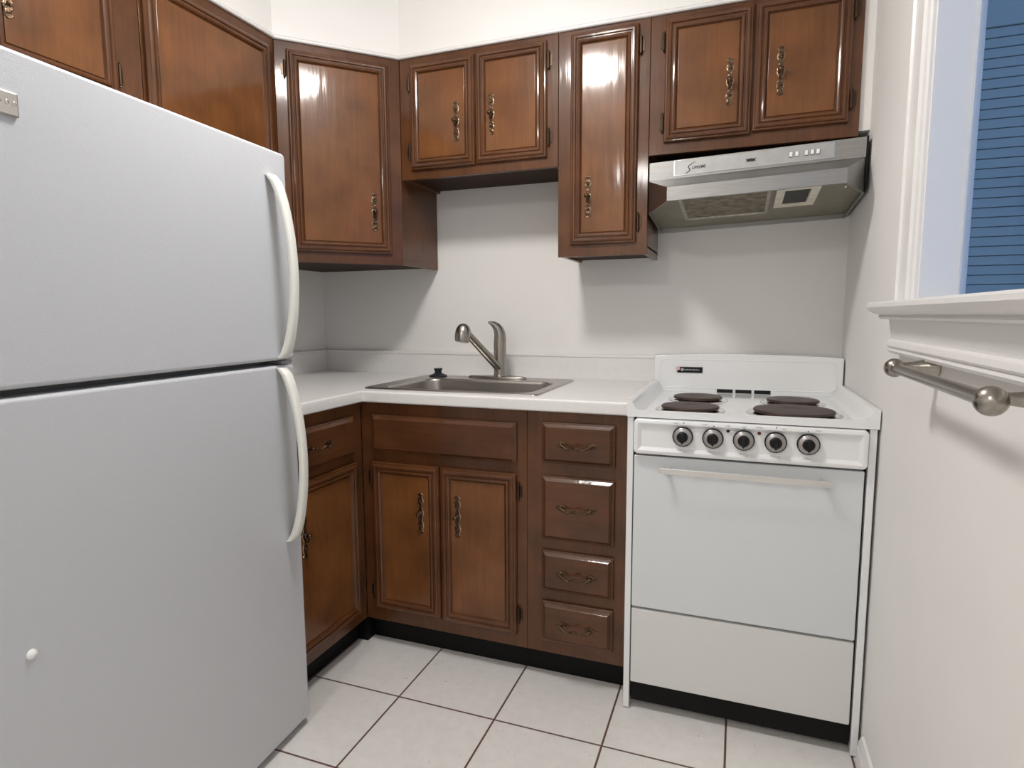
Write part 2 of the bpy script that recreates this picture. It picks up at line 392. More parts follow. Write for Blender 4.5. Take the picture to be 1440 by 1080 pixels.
def pull(parent, F, a, b, c, horiz=False, L=.142, wid=.0115):
    h = MB(); P = (lambda s, t, k: F.p(a + t, b + s, c + k)) if not horiz else (lambda s, t, k: F.p(a + s, b + t, c + k))
    def width(s):
        t = abs(s) / (L / 2)
        w = wid * (.76 + .24 * math.cos(t * math.pi * 3.4)) if t < .98 else 0
        w = max(w, wid * .45)
        if t > .80: w = wid * .85 * math.sqrt(max(0, 1 - ((t - .80) / .20) ** 2)) * (1 - .3 * math.sin((t - .8) * 40)) + .0004
        return w * (1 + .13 * math.cos(s * 900))
    N = 56; up = []; dn = []
    for i in range(N + 1):
        s = -L / 2 + L * i / N; w = width(s)
        up.append((s, w)); dn.append((s, -w))
    vs = []; fs = []
    for i in range(N + 1):
        s, w = up[i]
        vs += [P(s, -w, 0), P(s, -w, .0012), P(s, -w * .78, .0028), P(s, 0, .0022 + .0010 * math.sin(s * 420)), P(s, w * .78, .0028), P(s, w, .0012), P(s, w, 0)]
    for i in range(N):
        for j in range(6): fs.append((i * 7 + j, i * 7 + j + 1, i * 7 + 8 + j, i * 7 + 7 + j))
    h.add(vs, fs)
    for i in range(N):
        for j in (0, 1, 4, 5): h.mi[i * 6 + j] = 1
    for s in (-.040, .040): h.sphere(P(s, 0, .003), .0044, n=8)
    h.sphere(P(0, 0, .003), .0085, n=8)
    # bail: knob stem and drop
    h.tube([P(0, 0, .003), P(.001, 0, .012), P(0, 0, .016)], [.0045, .0035, .006], 10)
    h.sphere(P(0, 0, .0195), .0085, n=10)
    h.tube([P(.006, 0, .017), P(-.004, .003, .019), P(-.016, .002, .015), P(-.022, 0, .009)], [.0035, .0045, .004, .0015], 8)
    return h.build('handle', [BRASS, RIMB], parent, smooth=50)

def drawer_pull(parent, F, a, b, c):
    h = MB()
    for s in (-1, 1):
        N = 18; vs = []; fs = []
        for i in range(N + 1):
            t = i / N; x = s * (.030 + .036 * t); w = .0085 * math.sin(math.pi * min(1, t * 1.02 + .02)) ** .6 * (1 - .35 * t) * (1 + .2 * math.cos(t * 22)) + .0006
            vs += [F.p(a + x, b - w, c), F.p(a + x, b - w * .8, c + .0022), F.p(a + x, b, c + .0030), F.p(a + x, b + w * .8, c + .0022), F.p(a + x, b + w, c)]
        for i in range(N):
            for j in range(4): fs.append((i * 5 + j, i * 5 + j + 1, i * 5 + 6 + j, i * 5 + 5 + j))
        h.add(vs, fs)
        h.lathe(F.p(a + s * .046, b, c), F.n, [(.005, 0), (.0038, .006), (.0035, .014), (.0055, .018), (.003, .022)], 10)
    pts = []; rs = []
    for i in range(25):
        t = i / 24; x = -.050 + .100 * t; k = math.sin(math.pi * t)
        pts.append(F.p(a + x, b + .004 * math.cos((t - .5) * 4 * math.pi) - .007 * k, c + .017 + .007 * k)); rs.append(.0022 + .0022 * abs(math.sin(t * math.pi * 3)) ** 2)
    h.tube(pts, rs, 8)
    h.sphere(F.p(a, b - .003, c + .025), .0058, n=8)
    return h.build('handle', BRASS, parent, smooth=50)

def drawer(parent, F, a0, a1, b0, b1, handle=True, name='drawer', hb=None, ha=None):
    g = .0015; d = MB()
    pr = [(0, g), (0, g + .007), (.003, g + .009), (.005, g + .009), (.012, g + .0155), (.0145, g + .0185), (.017, g + .0185)]
    d.rects(F, a0, a1, b0, b1, pr)
    o = d.build(name, WOODH, parent, smooth=20)
    if handle: drawer_pull(o, F, ha if ha is not None else (a0 + a1) / 2, hb if hb is not None else (b0 + b1) / 2, g + .0185)
    return o

def upper_body(parent, F, a0, a1, b0, depth, b1=ZT):
    m = MB(); e = .0006
    m.box(F, a0 + e, a1 - e, b0 + .022, b1, -depth + .004, -.019)
    m.box(F, a0 + e, a1 - e, b0, b1, -.019, 0)
    m.box(F, a0 + e, a0 + .016, b0 + .002, b0 + .03, -depth + .004, -.019).box(F, a1 - .016, a1 - e, b0 + .002, b0 + .03, -depth + .004, -.019)
    o = m.build('body', WOOD, parent, bevel=.0012)
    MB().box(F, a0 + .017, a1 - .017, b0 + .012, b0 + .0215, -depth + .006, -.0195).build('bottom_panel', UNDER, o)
    return o

# ------------------------------------------------------------------ upper cabinets
c = thing('upper_cabinet', (.907, -.15, 1.675), 'short two-door brown wall cabinet above the sink, with open wall below it', 'cabinet')
upper_body(c, BACKU, .6015, 1.2165, 1.675, DU)
door(c, BACKU, .648, .909, 1.706, 2.084, (.838, 1.863), 'l', (1.776, 2.018))
door(c, BACKU, .914, 1.177, 1.708, 2.089, (.975, 1.872), 'r', (1.775, 2.026))
c = thing('upper_cabinet', (1.37, -.15, 1.367), 'narrow tall single-door brown wall cabinet between the sink gap and the range hood', 'cabinet')
upper_body(c, BACKU, 1.2165, 1.5235, 1.367, DU)
door(c, BACKU, 1.262, 1.487, 1.406, 2.094, (1.325, 1.564), 'r', (1.472, 2.028))
c = thing('upper_cabinet', (1.826, -.15, 1.68), 'two-door brown wall cabinet mounted directly over the steel range hood', 'cabinet')
upper_body(c, BACKU, 1.5235, 2.128, 1.682, DU)
door(c, BACKU, 1.571, 1.8305, 1.716, 2.093, (1.767, 1.877), 'l', (1.778, 2.026))
door(c, BACKU, 1.835, 2.098, 1.722, 2.095, (1.910, 1.889), 'r', (1.786, 2.036))
# diagonal corner cabinet
c = thing('corner_cabinet', (.25, -.25, 1.36), 'diagonal corner wall cabinet with one tall brown door left of the sink', 'cabinet')
dm = MB(); e = .0008
foot = [(.003, -A + e), (DU, -A + e), (A - e, -DU), (A - e, -.003), (.003, -.003)]
dm.rings([[Vector((x, y, 1.3825)) for x, y in foot], [Vector((x, y, ZT)) for x, y in foot]])
L = math.hypot(A - DU, A - DU)
dm.box(DIAG, 0, L, 1.36, ZT, -.016, 0)
dm.box(WF, A - .016, A - e, 1.36, 1.3825, .004, DU - .002)
dm.box(WF, .004, DU - .002, 1.36, 1.3825, A - .016, A - e)
db = dm.build('body', WOOD, c, bevel=.001)
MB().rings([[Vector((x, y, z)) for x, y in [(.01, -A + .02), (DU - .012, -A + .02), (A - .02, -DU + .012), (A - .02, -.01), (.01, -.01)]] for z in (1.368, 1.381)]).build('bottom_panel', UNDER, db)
door(c, DIAG, .038, .391, 1.398, 2.081, (.327, 1.551), 'l', (1.465, 2.016))
# left wall
c = thing('upper_cabinet', (.15, -.856, 1.595), 'brown wall cabinet behind the refrigerator, next to the corner cabinet', 'cabinet')
upper_body(c, LEFTU, -1.1125, -A - .001, 1.595, DU)
door(c, LEFTU, -1.105, -.632, 1.612, 2.077, (-1.04, 1.672), 'r', (1.68, 2.022))
c = thing('upper_cabinet', (.15, -1.49, 1.69), 'brown wall cabinet over the refrigerator top at the upper left of the photo', 'cabinet')
upper_body(c, LEFTU, -1.867, -1.1135, 1.69, DU)
door(c, LEFTU, -1.49, -1.190, 1.722, 2.080, (-1.441, 1.885), 'r', (1.786, 2.016))
door(c, LEFTU, -1.795, -1.495, 1.722, 2.080, (-1.544, 1.885), 'l', (1.786, 2.016))

# ------------------------------------------------------------------ base cabinets
c = thing('base_cabinet', (.907, -.3, 0), 'brown double-door base cabinet under the sink with a false drawer front', 'cabinet')
MB().box(BACKB, .6035, 1.2105, .09, .873, -.018, 0).box(BACKB, .6035, .62, .09, .873, -.6, -.018).box(BACKB, 1.194, 1.2105, .09, .873, -.6, -.018).box(BACKB, .62, 1.194, .09, .108, -.6, -.018).build('body', WOOD, c, bevel=.001)
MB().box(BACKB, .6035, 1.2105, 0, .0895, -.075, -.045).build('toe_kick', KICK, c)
drawer(c, BACKB, .651, 1.178, .703, .832, False, 'false_drawer_front')
door(c, BACKB, .647, .904, .139, .668, (.836, .505), 'l', (.200, .612))
door(c, BACKB, .910, 1.177, .134, .669, (.973, .508), 'r', (.203, .612))
c = thing('drawer_cabinet', (1.368, -.3, 0), 'brown base cabinet with a stack of four drawers beside the stove', 'cabinet')
MB().box(BACKB, 1.2115, 1.5245, .09, .873, -.6, 0).build('body', WOOD, c, bevel=.001)
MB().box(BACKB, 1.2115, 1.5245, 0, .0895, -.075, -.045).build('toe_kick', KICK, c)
for b0, b1, hb in ((.714, .841, .776), (.470, .673, .580), (.303, .434, .366), (.135, .267, .199)):
    drawer(c, BACKB, 1.262, 1.489, b0, b1, hb=hb, ha=1.376)
c = thing('base_cabinet', (.3, -.82, 0), 'brown base cabinet with one drawer over one door, beside the refrigerator', 'cabinet')
MB().box(LEFTB, -1.032, -.6115, .09, .873, -.6, 0).build('body', WOOD, c, bevel=.001)
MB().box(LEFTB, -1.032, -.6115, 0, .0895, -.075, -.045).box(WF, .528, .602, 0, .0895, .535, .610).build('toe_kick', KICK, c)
drawer(c, LEFTB, -1.0, -.668, .700, .832, ha=-.868, hb=.772)
door(c, LEFTB, -1.0, -.661, .130, .672, (-.94, .51), 'r', (.2, .61))

# ------------------------------------------------------------------ countertop
SX0, SX1, SY0, SY1 = .592, 1.235, .108, .580        # sink rim (y positive = distance from the back wall)
ct = thing('countertop', (.6, -.3, .874), 'white laminate L-shaped countertop with rolled edge and low backsplash around the sink', 'countertop')
hx0, hx1, hy0, hy1 = SX0 + .03, SX1 - .03, SY0 + .03, SY1 - .012
fy = .625
sl = MB()
def slab(x0, x1, y0, y1): sl.box(WF, x0, x1, .875, ZC, y0, y1)
slab(.003, hx0, .003, fy); slab(hx0, hx1, .003, hy0); slab(hx0, hx1, hy1, fy); slab(hx1, 1.5265, .003, fy); slab(.003, .618, fy, 1.043)
nose = [(0, .875), (.006, .8755), (.0095, .879), (.010, .885), (.010, .904), (.0085, .910), (.005, .9132), (0, ZC)]
sl.sweep([(.618, -1.032), (.618, -fy), (1.5265, -fy)], nose)
# soft inner fillet at the corner
ctop = sl.build('worktop', COUNTER, ct, smooth=30)
bs = MB()
bprof = [(0, ZC), (.018, ZC), (.018, .998), (.0215, 1.001), (.0215, 1.008), (.019, 1.0115), (.013, 1.0125), (0, 1.0125)]
bs.sweep([(.002, -1.032), (.002, -.002), (1.5265, -.002)], bprof).build('backsplash', COUNTER, ct, smooth=30)

# ------------------------------------------------------------------ sink
sk = thing('sink', (.91, -.34, ZC), 'stainless steel drop-in single-bowl sink set in the white countertop', 'sink')
FT = Frame((0, 0, 0), (1, 0, 0))
def rrect(x0, x1, y0, y1, r, z, n=6):
    pts = []
    for cx, cy, s in ((x1 - r, y1 - r, 0), (x0 + r, y1 - r, 90), (x0 + r, y0 + r, 180), (x1 - r, y0 + r, 270)):
        for i in range(n + 1):
            t = math.radians(s + 90 * i / n); pts.append(Vector((cx + r * math.cos(t), -(cy + r * math.sin(t)), z)))
    return pts
bx0, bx1, by0, by1 = .650, 1.190, .205, .545
sm = MB(); e = ZC
sm.rings([rrect(SX0, SX1, SY0, SY1, .018, e + .0005), rrect(SX0 + .001, SX1 - .001, SY0 + .001, SY1 - .001, .018, e + .003), rrect(SX0 + .005, SX1 - .005, SY0 + .005, SY1 - .005, .016, e + .0055),
          rrect(SX0 + .012, SX1 - .012, SY0 + .012, SY1 - .012, .016, e + .0038), rrect(bx0 - .006, bx1 + .006, by0 - .006, by1 + .006, .062, e + .0032), rrect(bx0, bx1, by0, by1, .060, e + .0005),
          rrect(bx0 + .004, bx1 - .004, by0 + .004, by1 - .004, .058, e - .008), rrect(bx0 + .010, bx1 - .010, by0 + .010, by1 - .010, .055, e - .12), rrect(bx0 + .018, bx1 - .018, by0 + .018, by1 - .018, .05, e - .15),
          rrect(bx0 + .045, bx1 - .045, by0 + .045, by1 - .045, .04, e - .165), rrect(.90, .96, .345, .405, .029, e - .170)], cap0=False)
sm.build('basin', SINKM, sk, smooth=50)
MB().lathe((.93, -.375, e - .169), Z, [(.045, 0), (.044, .003), (.036, .0035), (.032, 0.001), (.012, .001), (.010, .004), (.002, .005)], 24).build('drain', CHROME, sk)
MB().lathe((.668, -.152, e + .0035), Z, [(.036, 0), (.037, .003), (.034, .007), (.020, .012), (.014, .017), (.0145, .026), (.018, .031), (.0175, .034), (.004, .034)], 28).build('sink_stopper', RUBBER, loc=(.668, -.152, e + .0035))
tag(bpy.data.objects['sink_stopper'], 'black rubber sink stopper standing on the back left of the sink rim', 'stopper')

# faucet
fc = thing('faucet', (.935, -.14, e + .004), 'brushed nickel pull-out kitchen faucet with single lever behind the sink', 'faucet')
fx, fyv, fz = .937, -.142, e + .004
MB().rings([[Vector((fx - .012 + k * .124 * math.cos(t) * (1 if abs(math.cos(t)) < 1 else 1), fyv + k * .027 * math.sin(t) * (1.0), z)) for t in [2 * math.pi * i / 40 for i in range(40)]] for k, z in ((1, fz), (1, fz + .004), (.95, fz + .008), (.85, fz + .0095))]).build('deck_plate', NICKEL, fc)
MB().lathe((fx, fyv, fz + .008), Z, [(.027, 0), (.0265, .004), (.0245, .01), (.0235, .05), (.0235, .100), (.0245, .112), (.0245, .128), (.022, .135)], 28).build('body', NICKEL, fc)
# lever handle: tapering cap that leans forward to a pointed tip
lv = MB()
lv.tube([(fx, fyv, fz + .100), (fx, fyv, fz + .136), (fx + .001, fyv, fz + .160), (fx, fyv, fz + .177), (fx - .004, fyv - .003, fz + .192), (fx - .010, fyv - .008, fz + .204), (fx - .019, fyv - .016, fz + .214), (fx - .029, fyv - .026, fz + .220), (fx - .035, fyv - .032, fz + .222)],
        [.0245, .0245, .0240, .0225, .0205, .0175, .0125, .0065, .0035], 20)
lv.build('lever', NICKEL, fc, smooth=60)
h0 = Vector((fx - .002, fyv - .012, fz + .043)); h1 = Vector((.868, -.325, 1.112))
spt = MB(); spt.tube([h0, h0.lerp(h1, .45), h0.lerp(h1, .48), h0.lerp(h1, .95)], [.0160, .0150, .0148, .0140], 20)
spt.build('spout', NICKEL, fc, smooth=50)
hd = MB(); ax = Vector((-.06, -.22, -.98)).normalized(); top = h1 + Vector((0, 0, .020))
hd.lathe(top, ax, [(.001, -.005), (.012, -.002), (.021, .005), (.027, .018), (.0295, .034), (.0285, .050), (.026, .062), (.0245, .064), (.014, .063)], 24)
hd.build('spray_head', NICKEL, fc, smooth=60)

# ------------------------------------------------------------------ refrigerator
fr = thing('refrigerator', (.35, -1.46, 0), 'large white top-freezer refrigerator filling the left of the photo', 'refrigerator')
FW = .84
def slabdoor(name, b0, b1):
    d = MB(); d.rects(FRIDGEF, -FW, 0, b0, b1, [(.003, -.062), (0, -.058), (0, -.010), (.001, -.005), (.004, -.0015), (.009, 0)], r=.012, n=4)
    return d.build(name, FRIDGE, fr, smooth=40)
MB().box(FRIDGEF, -FW + .004, -.004, .02, 1.578, -.655, -.072).build('body', FRIDGE, fr, bevel=.004)
MB().box(FRIDGEF, -FW + .012, -.012, .05, 1.570, -.073, -.061).build('door_gasket', GASKET, fr)
MB().box(FRIDGEF, -.050, -.006, 1.0405, 1.0505, -.050, -.004).build('center_hinge', GASKET, fr, bevel=.001)
MB().box(FRIDGEF, -FW + .01, -.01, .0, .019, -.60, -.09).build('base_grille', BLACK, fr)
fz_ = slabdoor('freezer_door', 1.052, 1.585); rd = slabdoor('refrigerator_door', .022, 1.039)
def fhandle(parent, zt, zb, flip):
    h = MB(); N = 26; rings = []
    for i in range(N + 1):
        t = i / N; z = zt + (zb - zt) * t
        k = math.sin(math.pi * t) ** .55 if 0 < t < 1 else 0
        c = .004 + .052 * k; w = .0165 - .003 * k; th = .009 + .004 * (1 - k)
        if flip: a = -.063 + .010 * t
        else: a = -.070 + .014 * t
        rings.append([FRIDGEF.p(a + w * math.cos(q), z, c + th * math.sin(q)) if 0 else FRIDGEF.p(a + w * math.copysign(abs(math.cos(q)) ** .7, math.cos(q)), z, max(.0005, c + th * math.copysign(abs(math.sin(q)) ** .8, math.sin(q)))) for q in [2 * math.pi * j / 16 for j in range(16)]])
    h.rings(rings)
    # end pads that reach the door
    for z0, z1 in ((zt, zt + (zb - zt) * .085), (zb - (zb - zt) * .085, zb)):
        pass
    h.build('handle', FHANDLE, parent, smooth=60)
fhandle(fz_, 1.518, 1.058, False)
fhandle(rd, 1.034, .566, True)
bd = MB(); bd.rects(FRIDGEF, -.79, -.668, 1.478, 1.515, [(0, .0005), (0, .005), (.0015, .0065), (.003, .007)], r=.002, n=2)
bdo = bd.build('badge', CHROME, fz_)
mk = MB()
for i in range(5): mk.rects(FRIDGEF, -.679 - .011 * i, -.673 - .011 * i, 1.4935, 1.5005, [(0, .0068), (0, .0080), (.001, .0086)], r=.0028, n=3)
mk.build('badge_lettering', CHROME, bdo)
MB().lathe(FRIDGEF.p(-.724, .614, 0), FRIDGEF.n, [(.0085, 0), (.008, .003), (.005, .006), (.001, .007)], 16).build('screw_cap', WHITEP, rd)

# ------------------------------------------------------------------ range hood
hood = thing('range_hood', (1.84, -.2, 1.47), 'stainless steel range hood with chamfered lip mounted above the stove', 'range hood')
tl = lambda x: .035 * (x - 1.531)
HX0, HX1, LX0, LX1 = 1.532, 2.145, 1.604, 2.081; HYF, HYL = -.33, -.47
def V(x, y, z): return Vector((x, y, z + tl(x)))
zr = lambda y: 1.467 - y * .07
hb_ = MB()
rim = [(HX0, -.003), (HX0, HYF), (LX0, HYL), (LX1, HYL), (HX1, HYF), (HX1, -.003)]
inn = [(HX0 + .006, -.009), (HX0 + .006, HYF + .002), (LX0 + .004, HYL + .006), (LX1 - .004, HYL + .006), (HX1 - .006, HYF + .002), (HX1 - .006, -.009)]
vs = [V(x, y, zr(y)) for x, y in rim]                       # 0-5 rim
vs += [V(HX0, -.003, 1.649), V(HX0, HYF, 1.649), V(HX0, HYF, 1.592), V(LX0, HYL, 1.541), V(LX1, HYL, 1.541), V(HX1, HYF, 1.592), V(HX1, HYF, 1.649), V(HX1, -.003, 1.649)]  # 6-13
vs += [V(x, y, zr(y)) for x, y in inn]                      # 14-19
vs += [V(x, y, zr(y) + .014) for x, y in inn]               # 20-25
fs = [(0, 1, 8, 7, 6), (7, 8, 11, 12), (8, 9, 10, 11), (1, 2, 9, 8), (2, 3, 10, 9), (3, 4, 11, 10), (4, 5, 13, 12, 11), (6, 7, 12, 13), (0, 6, 13, 5)]
for i in range(6):
    j = (i + 1) % 6; fs.append((i, j, 14 + j, 14 + i)); fs.append((14 + i, 14 + j, 20 + j, 20 + i))
hb_.add(vs, fs)
hb_.build('body', STEEL, hood, smooth=0, bevel=.001, seg=1)
MB().add([V(x, y, z) for x in (HX1 + .0005, HX1 + .005) for y, z in ((-.003, 1.650), (-.332, 1.650), (-.332, 1.496), (-.003, 1.472))], [(0, 1, 2, 3), (4, 5, 6, 7), (0, 1, 5, 4), (1, 2, 6, 5), (2, 3, 7, 6), (3, 0, 4, 7)]).build('gap_shade_strip', BLACK, hood, smooth=0)  # black strip added as the shade in the gap between hood and wall
pn = MB(); pn.add([V(x, y, zr(y) + .0145) for x, y in inn], [tuple(range(6))]); pn.add([V(x, y, zr(y) + .0165) for x, y in inn], [tuple(range(6))])
pn.build('pan', HPAN, hood, smooth=0)
def under(x0, x1, y0, y1, d0, d1, ins=0):
    q = [(x0, y0), (x1, y0), (x1, y1), (x0, y1)]; qi = [(x0 + ins, y0 + ins), (x1 - ins, y0 + ins), (x1 - ins, y1 - ins), (x0 + ins, y1 - ins)]
    return [[V(x, y, zr(y) + d0) for x, y in q], [V(x, y, zr(y) + d1) for x, y in qi]]
f_ = MB(); r0 = under(1.635, 1.893, -.455, -.165, .0145, .004); r1 = under(1.635, 1.893, -.455, -.165, .0145, .004, .009); r2 = under(1.635, 1.893, -.455, -.165, .0145, .008, .011)
f_.rings([under(1.635, 1.893, -.455, -.165, .0145, .0145)[0], under(1.635, 1.893, -.455, -.165, .004, .004)[0], r1[1], r2[1]], cap0=False, cap1=False)
fo = f_.build('filter_frame', FFRAME, hood, smooth=0)
MB().rings(under(1.6455, 1.8825, -.4445, -.1755, .0085, .0080)).build('grease_filter', FILTER, hood, smooth=0)
lb = MB(); lb.rings([under(1.908, 2.022, -.455, -.235, .0145, 0)[0], under(1.908, 2.022, -.455, -.235, .003, 0)[0], under(1.908, 2.022, -.455, -.235, 0, .003, .022)[1], under(1.908, 2.022, -.455, -.235, 0, .008, .024)[1]], cap0=False, cap1=False)
lo = lb.build('lamp_frame', CREAM, hood, smooth=0)
MB().rings(under(1.931, 1.999, -.432, -.258, .0088, .0080)).build('lamp_recess', BLACK, lo, smooth=0)
# front label strip with switches and lettering
HF = Frame((1.531, HYF, 0), (math.cos(.035), 0, 0)); SL = .035
def slantbox(mb, a0, a1, b0, b1, c0, c1):
    P = [Vector((a, HYF - c, b + tl(a))) for a, b, c in ((a0, b0, c0), (a1, b0, c0), (a1, b1, c0), (a0, b1, c0), (a0, b0, c1), (a1, b0, c1), (a1, b1, c1), (a0, b1, c1))]
    mb.add(P, [(3, 2, 1, 0), (4, 5, 6, 7), (0, 1, 5, 4), (1, 2, 6, 5), (2, 3, 7, 6), (3, 0, 4, 7)]); return mb
lbm = MB(); slantbox(lbm, 1.611, 2.061, 1.601, 1.646, .0003, .0018)
lab = lbm.build('label_strip', LABEL, hood)
eb = MB(); slantbox(eb, 1.609, 1.6115, 1.600, 1.647, .0003, .0030); slantbox(eb, 2.058, 2.063, 1.600, 1.647, .0003, .0030); slantbox(eb, 1.6115, 2.058, 1.6455, 1.647, .0003, .0026); slantbox(eb, 1.6115, 2.058, 1.600, 1.6015, .0003, .0026)
eb.build('label_border', CHROME, lab)
for x in (1.9465, 1.9625, 1.988, 2.004, 2.019):
    kb = MB(); slantbox(kb, x - .0042, x + .0042, 1.6160, 1.6295, .002, .0060)
    kb.build('switch', BRIGHTW, lab, bevel=.0008)
    kb = MB(); slantbox(kb, x - .0060, x + .0060, 1.6140, 1.6312, .0019, .0026); kb.build('switch_bezel', INKG, lab)
HT = Frame((0, HYF, 0), (1, 0, 0))
text_mesh('lettering', 'UPREME', HT, 1.663, 1.6145 + tl(1.665), .0020, .0125, INK, lab, shear=.3, xs=.92, slope=SL + .03)
sst = MB(); sst.tube([V(1.676, HYF - .0022, 1.6375), V(1.664, HYF - .0022, 1.6325), V(1.655, HYF - .0022, 1.6270), V(1.6525, HYF - .0022, 1.6225), V(1.6545, HYF - .0022, 1.6190), V(1.6580, HYF - .0022, 1.6155), V(1.656, HYF - .0022, 1.6105), V(1.650, HYF - .0022, 1.6065), V(1.643, HYF - .0022, 1.6045)], [.0004, .0009, .0012, .0013, .0013, .0014, .0014, .0011, .0004], 8)
sst.build('lettering', INK, lab)
em = MB()
pts = [(-.017, .007), (-.011, .003), (-.009, .006), (-.004, .004), (0, .0065), (.004, .004), (.009, .006), (.011, .003), (.017, .007), (.013, -.001), (.015, -.006), (.009, -.003), (.004, -.006), (0, -.003), (-.004, -.006), (-.009, -.003), (-.015, -.006), (-.013, -.001)]
em.rings([[Vector((1.836 + x * .9, HYF - c_, 1.621 + tl(1.836) + y * .9 + SL * x)) for x, y in pts[::-1]] for c_ in (.0018, .0024)])
em.build('emblem', INK, lab, smooth=0)
MB().lathe(V(2.078, HYL + .012, 1.494), (.2, -.6, -.7), [(.003, 0), (.003, .004), (.001, .006)], 8).build('screw', CHROME, hood)

# ------------------------------------------------------------------ stove
stv = thing('stove', (1.842, -.36, 0), 'white freestanding electric stove with four solid burners against the right wall', 'stove')
X0, X1 = 1.5335, 2.1510; YF = .674
bdm = MB(); bdm.box(WF, X0 + .002, X1 - .002, .035, .880, .03, .640).box(WF, X0, X0 + .017, .005, .880, .60, YF).box(WF, X1 - .017, X1, .005, .880, .60, YF)
bdm.build('body', ENAMEL, stv, bevel=.0015)
MB().box(WF, X0 + .017, X1 - .017, .03, .879, .6405, .652).build('front_cavity', DARKGAP, stv)
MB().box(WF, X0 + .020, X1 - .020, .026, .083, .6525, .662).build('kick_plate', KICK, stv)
for x in (X0 + .05, X1 - .05): 
    for y in (-.60, -.10): MB().lathe((x, y, 0), Z, [(.018, 0), (.018, .006), (.006, .008), (.006, .034)], 14).build('foot', BLACK, stv)
# cooktop
ck = MB(); NX, NY = 72, 48; x0, x1, y0, y1 = X0 - .001, X1 + .003, -.680, -.100
sm_ = lambda t: (lambda u: u * u * (3 - 2 * u))(min(1, max(0, t)))
def hz(x, y):
    d = min(x - x0, x1 - x); s = 1 - sm_((d - .006) / .034); f = 1 - sm_((y - y0 - .006) / .018)
    r = sm_((y0 + .03 - y) / .03)
    return .886 + max(.043 * s, .0165 * f, 0)
def sample(n, lo, hi):
    out = []
    for i in range(n + 1):
        t = i / n; t = t * t * (3 - 2 * t) * .75 + t * .25; out.append(lo + (hi - lo) * t)
    return out
xs, ys = sample(NX, x0, x1), sample(NY, y0, y1)
vs = [Vector((x, y, hz(x, y))) for y in ys for x in xs]; m = NX + 1; fs = [(j * m + i, j * m + i + 1, (j + 1) * m + i + 1, (j + 1) * m + i) for j in range(NY) for i in range(NX)]
bd_ = [i for i in range(m)] + [j * m + NX for j in range(1, NY + 1)] + [NY * m + i for i in range(NX - 1, -1, -1)] + [j * m for j in range(NY - 1, 0, -1)]
k = len(vs); vs += [Vector((vs[i].x, vs[i].y, .8815)) for i in bd_]; nb = len(bd_)
fs += [(bd_[i], k + i, k + (i + 1) % nb, bd_[(i + 1) % nb]) for i in range(nb)] + [tuple(range(k, k + nb))]
ck.add(vs, fs); ck.build('cooktop', ENAMEL, stv, smooth=40)
# backguard
bgd = MB(); top = []
for i in range(21):
    t = i / 20; top.append((X1 + .002 - (X1 - X0 + .004) * t, 1.017 + .009 * math.sin(math.pi * t) ** .8))
bgd.poly(WF, [(X0 - .002, .8815), (X1 + .002, .8815)] + top, .012, .098)
bgo = bgd.build('backguard', ENAMEL, stv, bevel=.004, seg=3)
rp = MB(); rp.rects(WF, X0 + .018, X1 - .018, .900, 1.006, [(0, .0981), (.0008, .0992), (.0030, .0992), (.0045, .0983)], r=.022, n=5)
rp.build('backguard_panel', ENAMEL, bgo, smooth=20)
for i, x in enumerate((1.780, 1.842, 1.904)):
    MB().box(WF, x - .0265, x + .0265, .8885, .9010, .0985, .1000).build('vent_slot', BLACK, bgo)
bx = MB().box(WF, 1.614, 1.702, .9570, .9775, .0985, .1012).build('name_plate', BLACK, bgo)
MB().lathe((1.6165, -.1013, .972), (0, -1, 0), [(.0075, 0), (.0075, .0008), (.006, .0012)], 18).build('badge_disc', PINK, bx)
MB().lathe((1.632, -.1013, .968), (0, -1, 0), [(.0055, 0), (.0055, .0004)], 18).build('badge_ring', BADGEG, bx)
lt = MB(); random.seed(9)
for i in range(17):
    xx = 1.6395 + i * .0031; hgt = random.uniform(.003, .0052); lt.box(WF, xx, xx + random.uniform(.0016, .0026), .9655, .9655 + hgt, .1012, .1016)
lt.build('badge_lettering', BADGEG, bx)
# burners
for (x, y, r) in ((1.692, -.527, .083), (1.972, -.515, .107), (1.700, -.300, .077), (1.986, -.292, .077)):
    rg = MB().lathe((x, y, .886), Z, [(r + .018, 0), (r + .017, .0022), (r + .010, .0038), (r + .001, .0022), (r - .006, .0022), (r - .008, 0)], 48).build('burner', CHROME, stv)
    pl = MB(); pl.lathe((x, y, .8905), Z, [(r - .006, 0), (r - .001, .002), (r, .0065), (r - .003, .0092), (r - .012, .0100), (r * .30, .0100), (r * .28, .0092), (.001, .0091)], 48)
    pl.build('burner_plate', BURNER, rg, smooth=30)
# control panel
cpn = MB(); cpn.rects(WF, X0 + .019, X1 - .019, .7785, .8790, [(0, .653), (0, .682), (.002, .688), (.007, .690), (.012, .690), (.021, .683), (.024, .6825)], r=.013, n=5)
cpo = cpn.build('control_panel', ENAMEL, stv, smooth=25)
cy = .6826
for i, x in enumerate((1.686, 1.764, 1.8415, 1.919, 1.996)):
    kz = .8355
    dial = MB().lathe((x, -cy, kz), (0, -1, 0), [(.0272, 0), (.0272, .0090), (.0262, .0105), (.0255, .0105)], 36).build('knob', BLACK, cpo)
    MB().lathe((x, -cy, kz), (0, -1, 0), [(.0244, .0095), (.0244, .0112), (.0232, .0125), (.0165, .0150), (.013, .0150)], 36).build('knob_ring', KNOBM, dial)
    g = MB(); g.lathe((x, -cy, kz), (0, -1, 0), [(.0150, .014), (.0148, .022), (.0130, .0250), (.004, .0255)], 24)
    pr = [(-.004, .012), (.004, .012), (.0075, -.008), (0, -.0185), (-.0075, -.008)]
    g.poly(Frame((x, -cy, kz), (1, 0, 0)), pr[::-1], .015, .029)
    g.build('knob_grip', BLACK, dial, bevel=.0012)
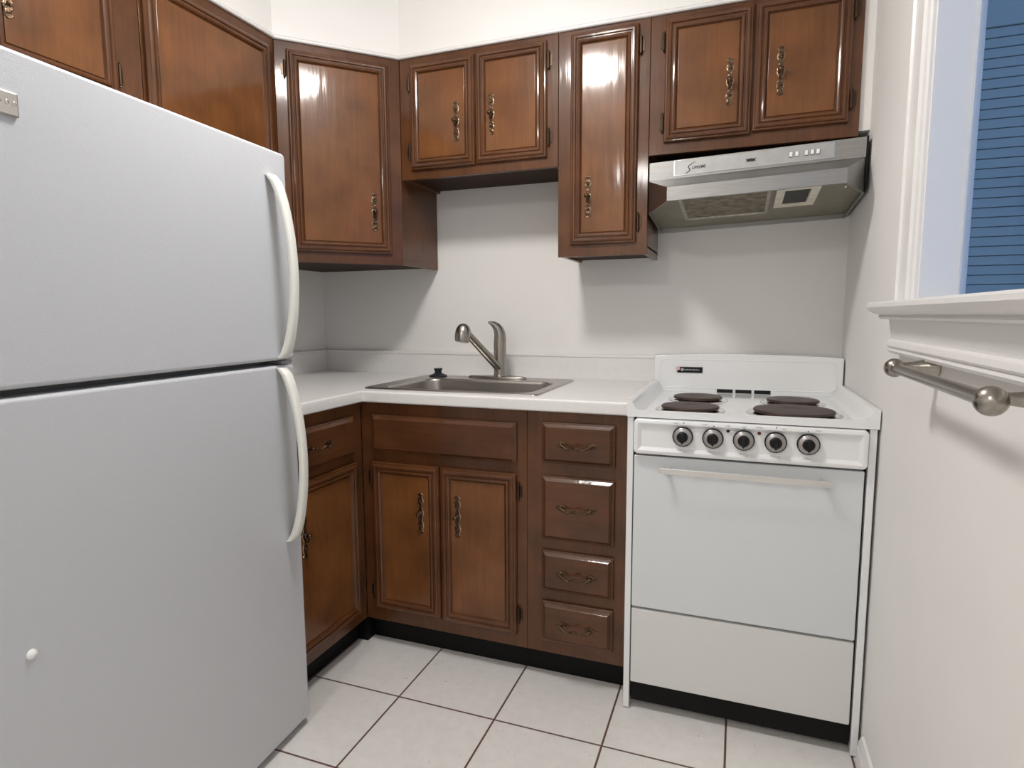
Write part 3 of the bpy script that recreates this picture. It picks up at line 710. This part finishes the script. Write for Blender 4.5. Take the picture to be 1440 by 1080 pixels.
MB().lathe((1.802, -cy - .0003, .8575), (0, -1, 0), [(.0045, 0), (.0045, .002), (.003, .0035)], 14).build('indicator_light', BLACK, cpo)
MB().lathe((1.879, -cy - .0003, .8560), (0, -1, 0), [(.0045, 0), (.0045, .002), (.003, .0035)], 14).build('indicator_light', RED, cpo)
TF = Frame((0, -.6903, 0), (1, 0, 0))
for x, s in ((1.668, 'FRONT'), (1.744, 'FRONT'), (1.802, 'OVEN'), (1.8415, 'OVEN'), (1.879, 'HEATING'), (1.938, 'REAR'), (2.018, 'FRONT')):
    text_mesh('panel_lettering', s, TF, x, .8705, 0, .0040, INKG, cpo, align='CENTER', thick=.0001)
for x, z in ((1.688, .8735), (1.766, .8690), (1.8415, .8670), (1.919, .8740), (1.994, .8690)): MB().lathe((x, -.6900, z), (0, -1, 0), [(.0016, 0), (.0016, .0005)], 10).build('panel_mark', INK, cpo)
# oven door, handle, drawer
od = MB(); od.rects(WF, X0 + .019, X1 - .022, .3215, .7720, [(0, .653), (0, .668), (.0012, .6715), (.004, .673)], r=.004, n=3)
odo = od.build('oven_door', ENAMELD_SHADE, stv, smooth=40)
oh = MB()
oh.poly(Frame((1.628, 0, .739), (0, 1, 0)), [(-.7035, -.0088), (-.7010, -.0088), (-.7075, .0088), (-.7105, .0088)], 0, .424)
oh.box(WF, 1.640, 1.652, .733, .745, .6725, .705).box(WF, 2.028, 2.040, .733, .745, .6725, .705)
oh.build('handle', BRIGHT, odo, bevel=.001)
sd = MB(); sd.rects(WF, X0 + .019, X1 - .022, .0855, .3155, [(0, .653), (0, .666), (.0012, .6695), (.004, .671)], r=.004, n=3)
sd.build('storage_drawer', ENAMELS_SHADE, stv, smooth=40)

# ------------------------------------------------------------------ towel bar
tb = thing('towel_bar', (W, -1.32, 1.066), 'brushed nickel towel bar with ball ends below the window sill', 'towel bar')
bxx = 2.090; bz = 1.067
for y in (-1.090, -1.550):
    MB().lathe((W, y, bz + .003), (-1, 0, 0), [(.0195, 0), (.0200, .003), (.0185, .006), (.0165, .012), (.0120, .026), (.0088, .040), (.0075, .050), (.0078, .056)], 28).build('post', NICKEL, tb, smooth=50)
    MB().lathe((bxx, y, bz), (0, -1, 0), [(.0175 * math.sin(t), -.0175 * math.cos(t)) for t in [math.pi * i / 16 for i in range(17)]], 24).build('ball_end', NICKEL, tb, smooth=60)
MB().tube([(bxx, -1.100, bz), (bxx, -1.540, bz)], .0095, 24).build('bar', NICKEL, tb, smooth=60)
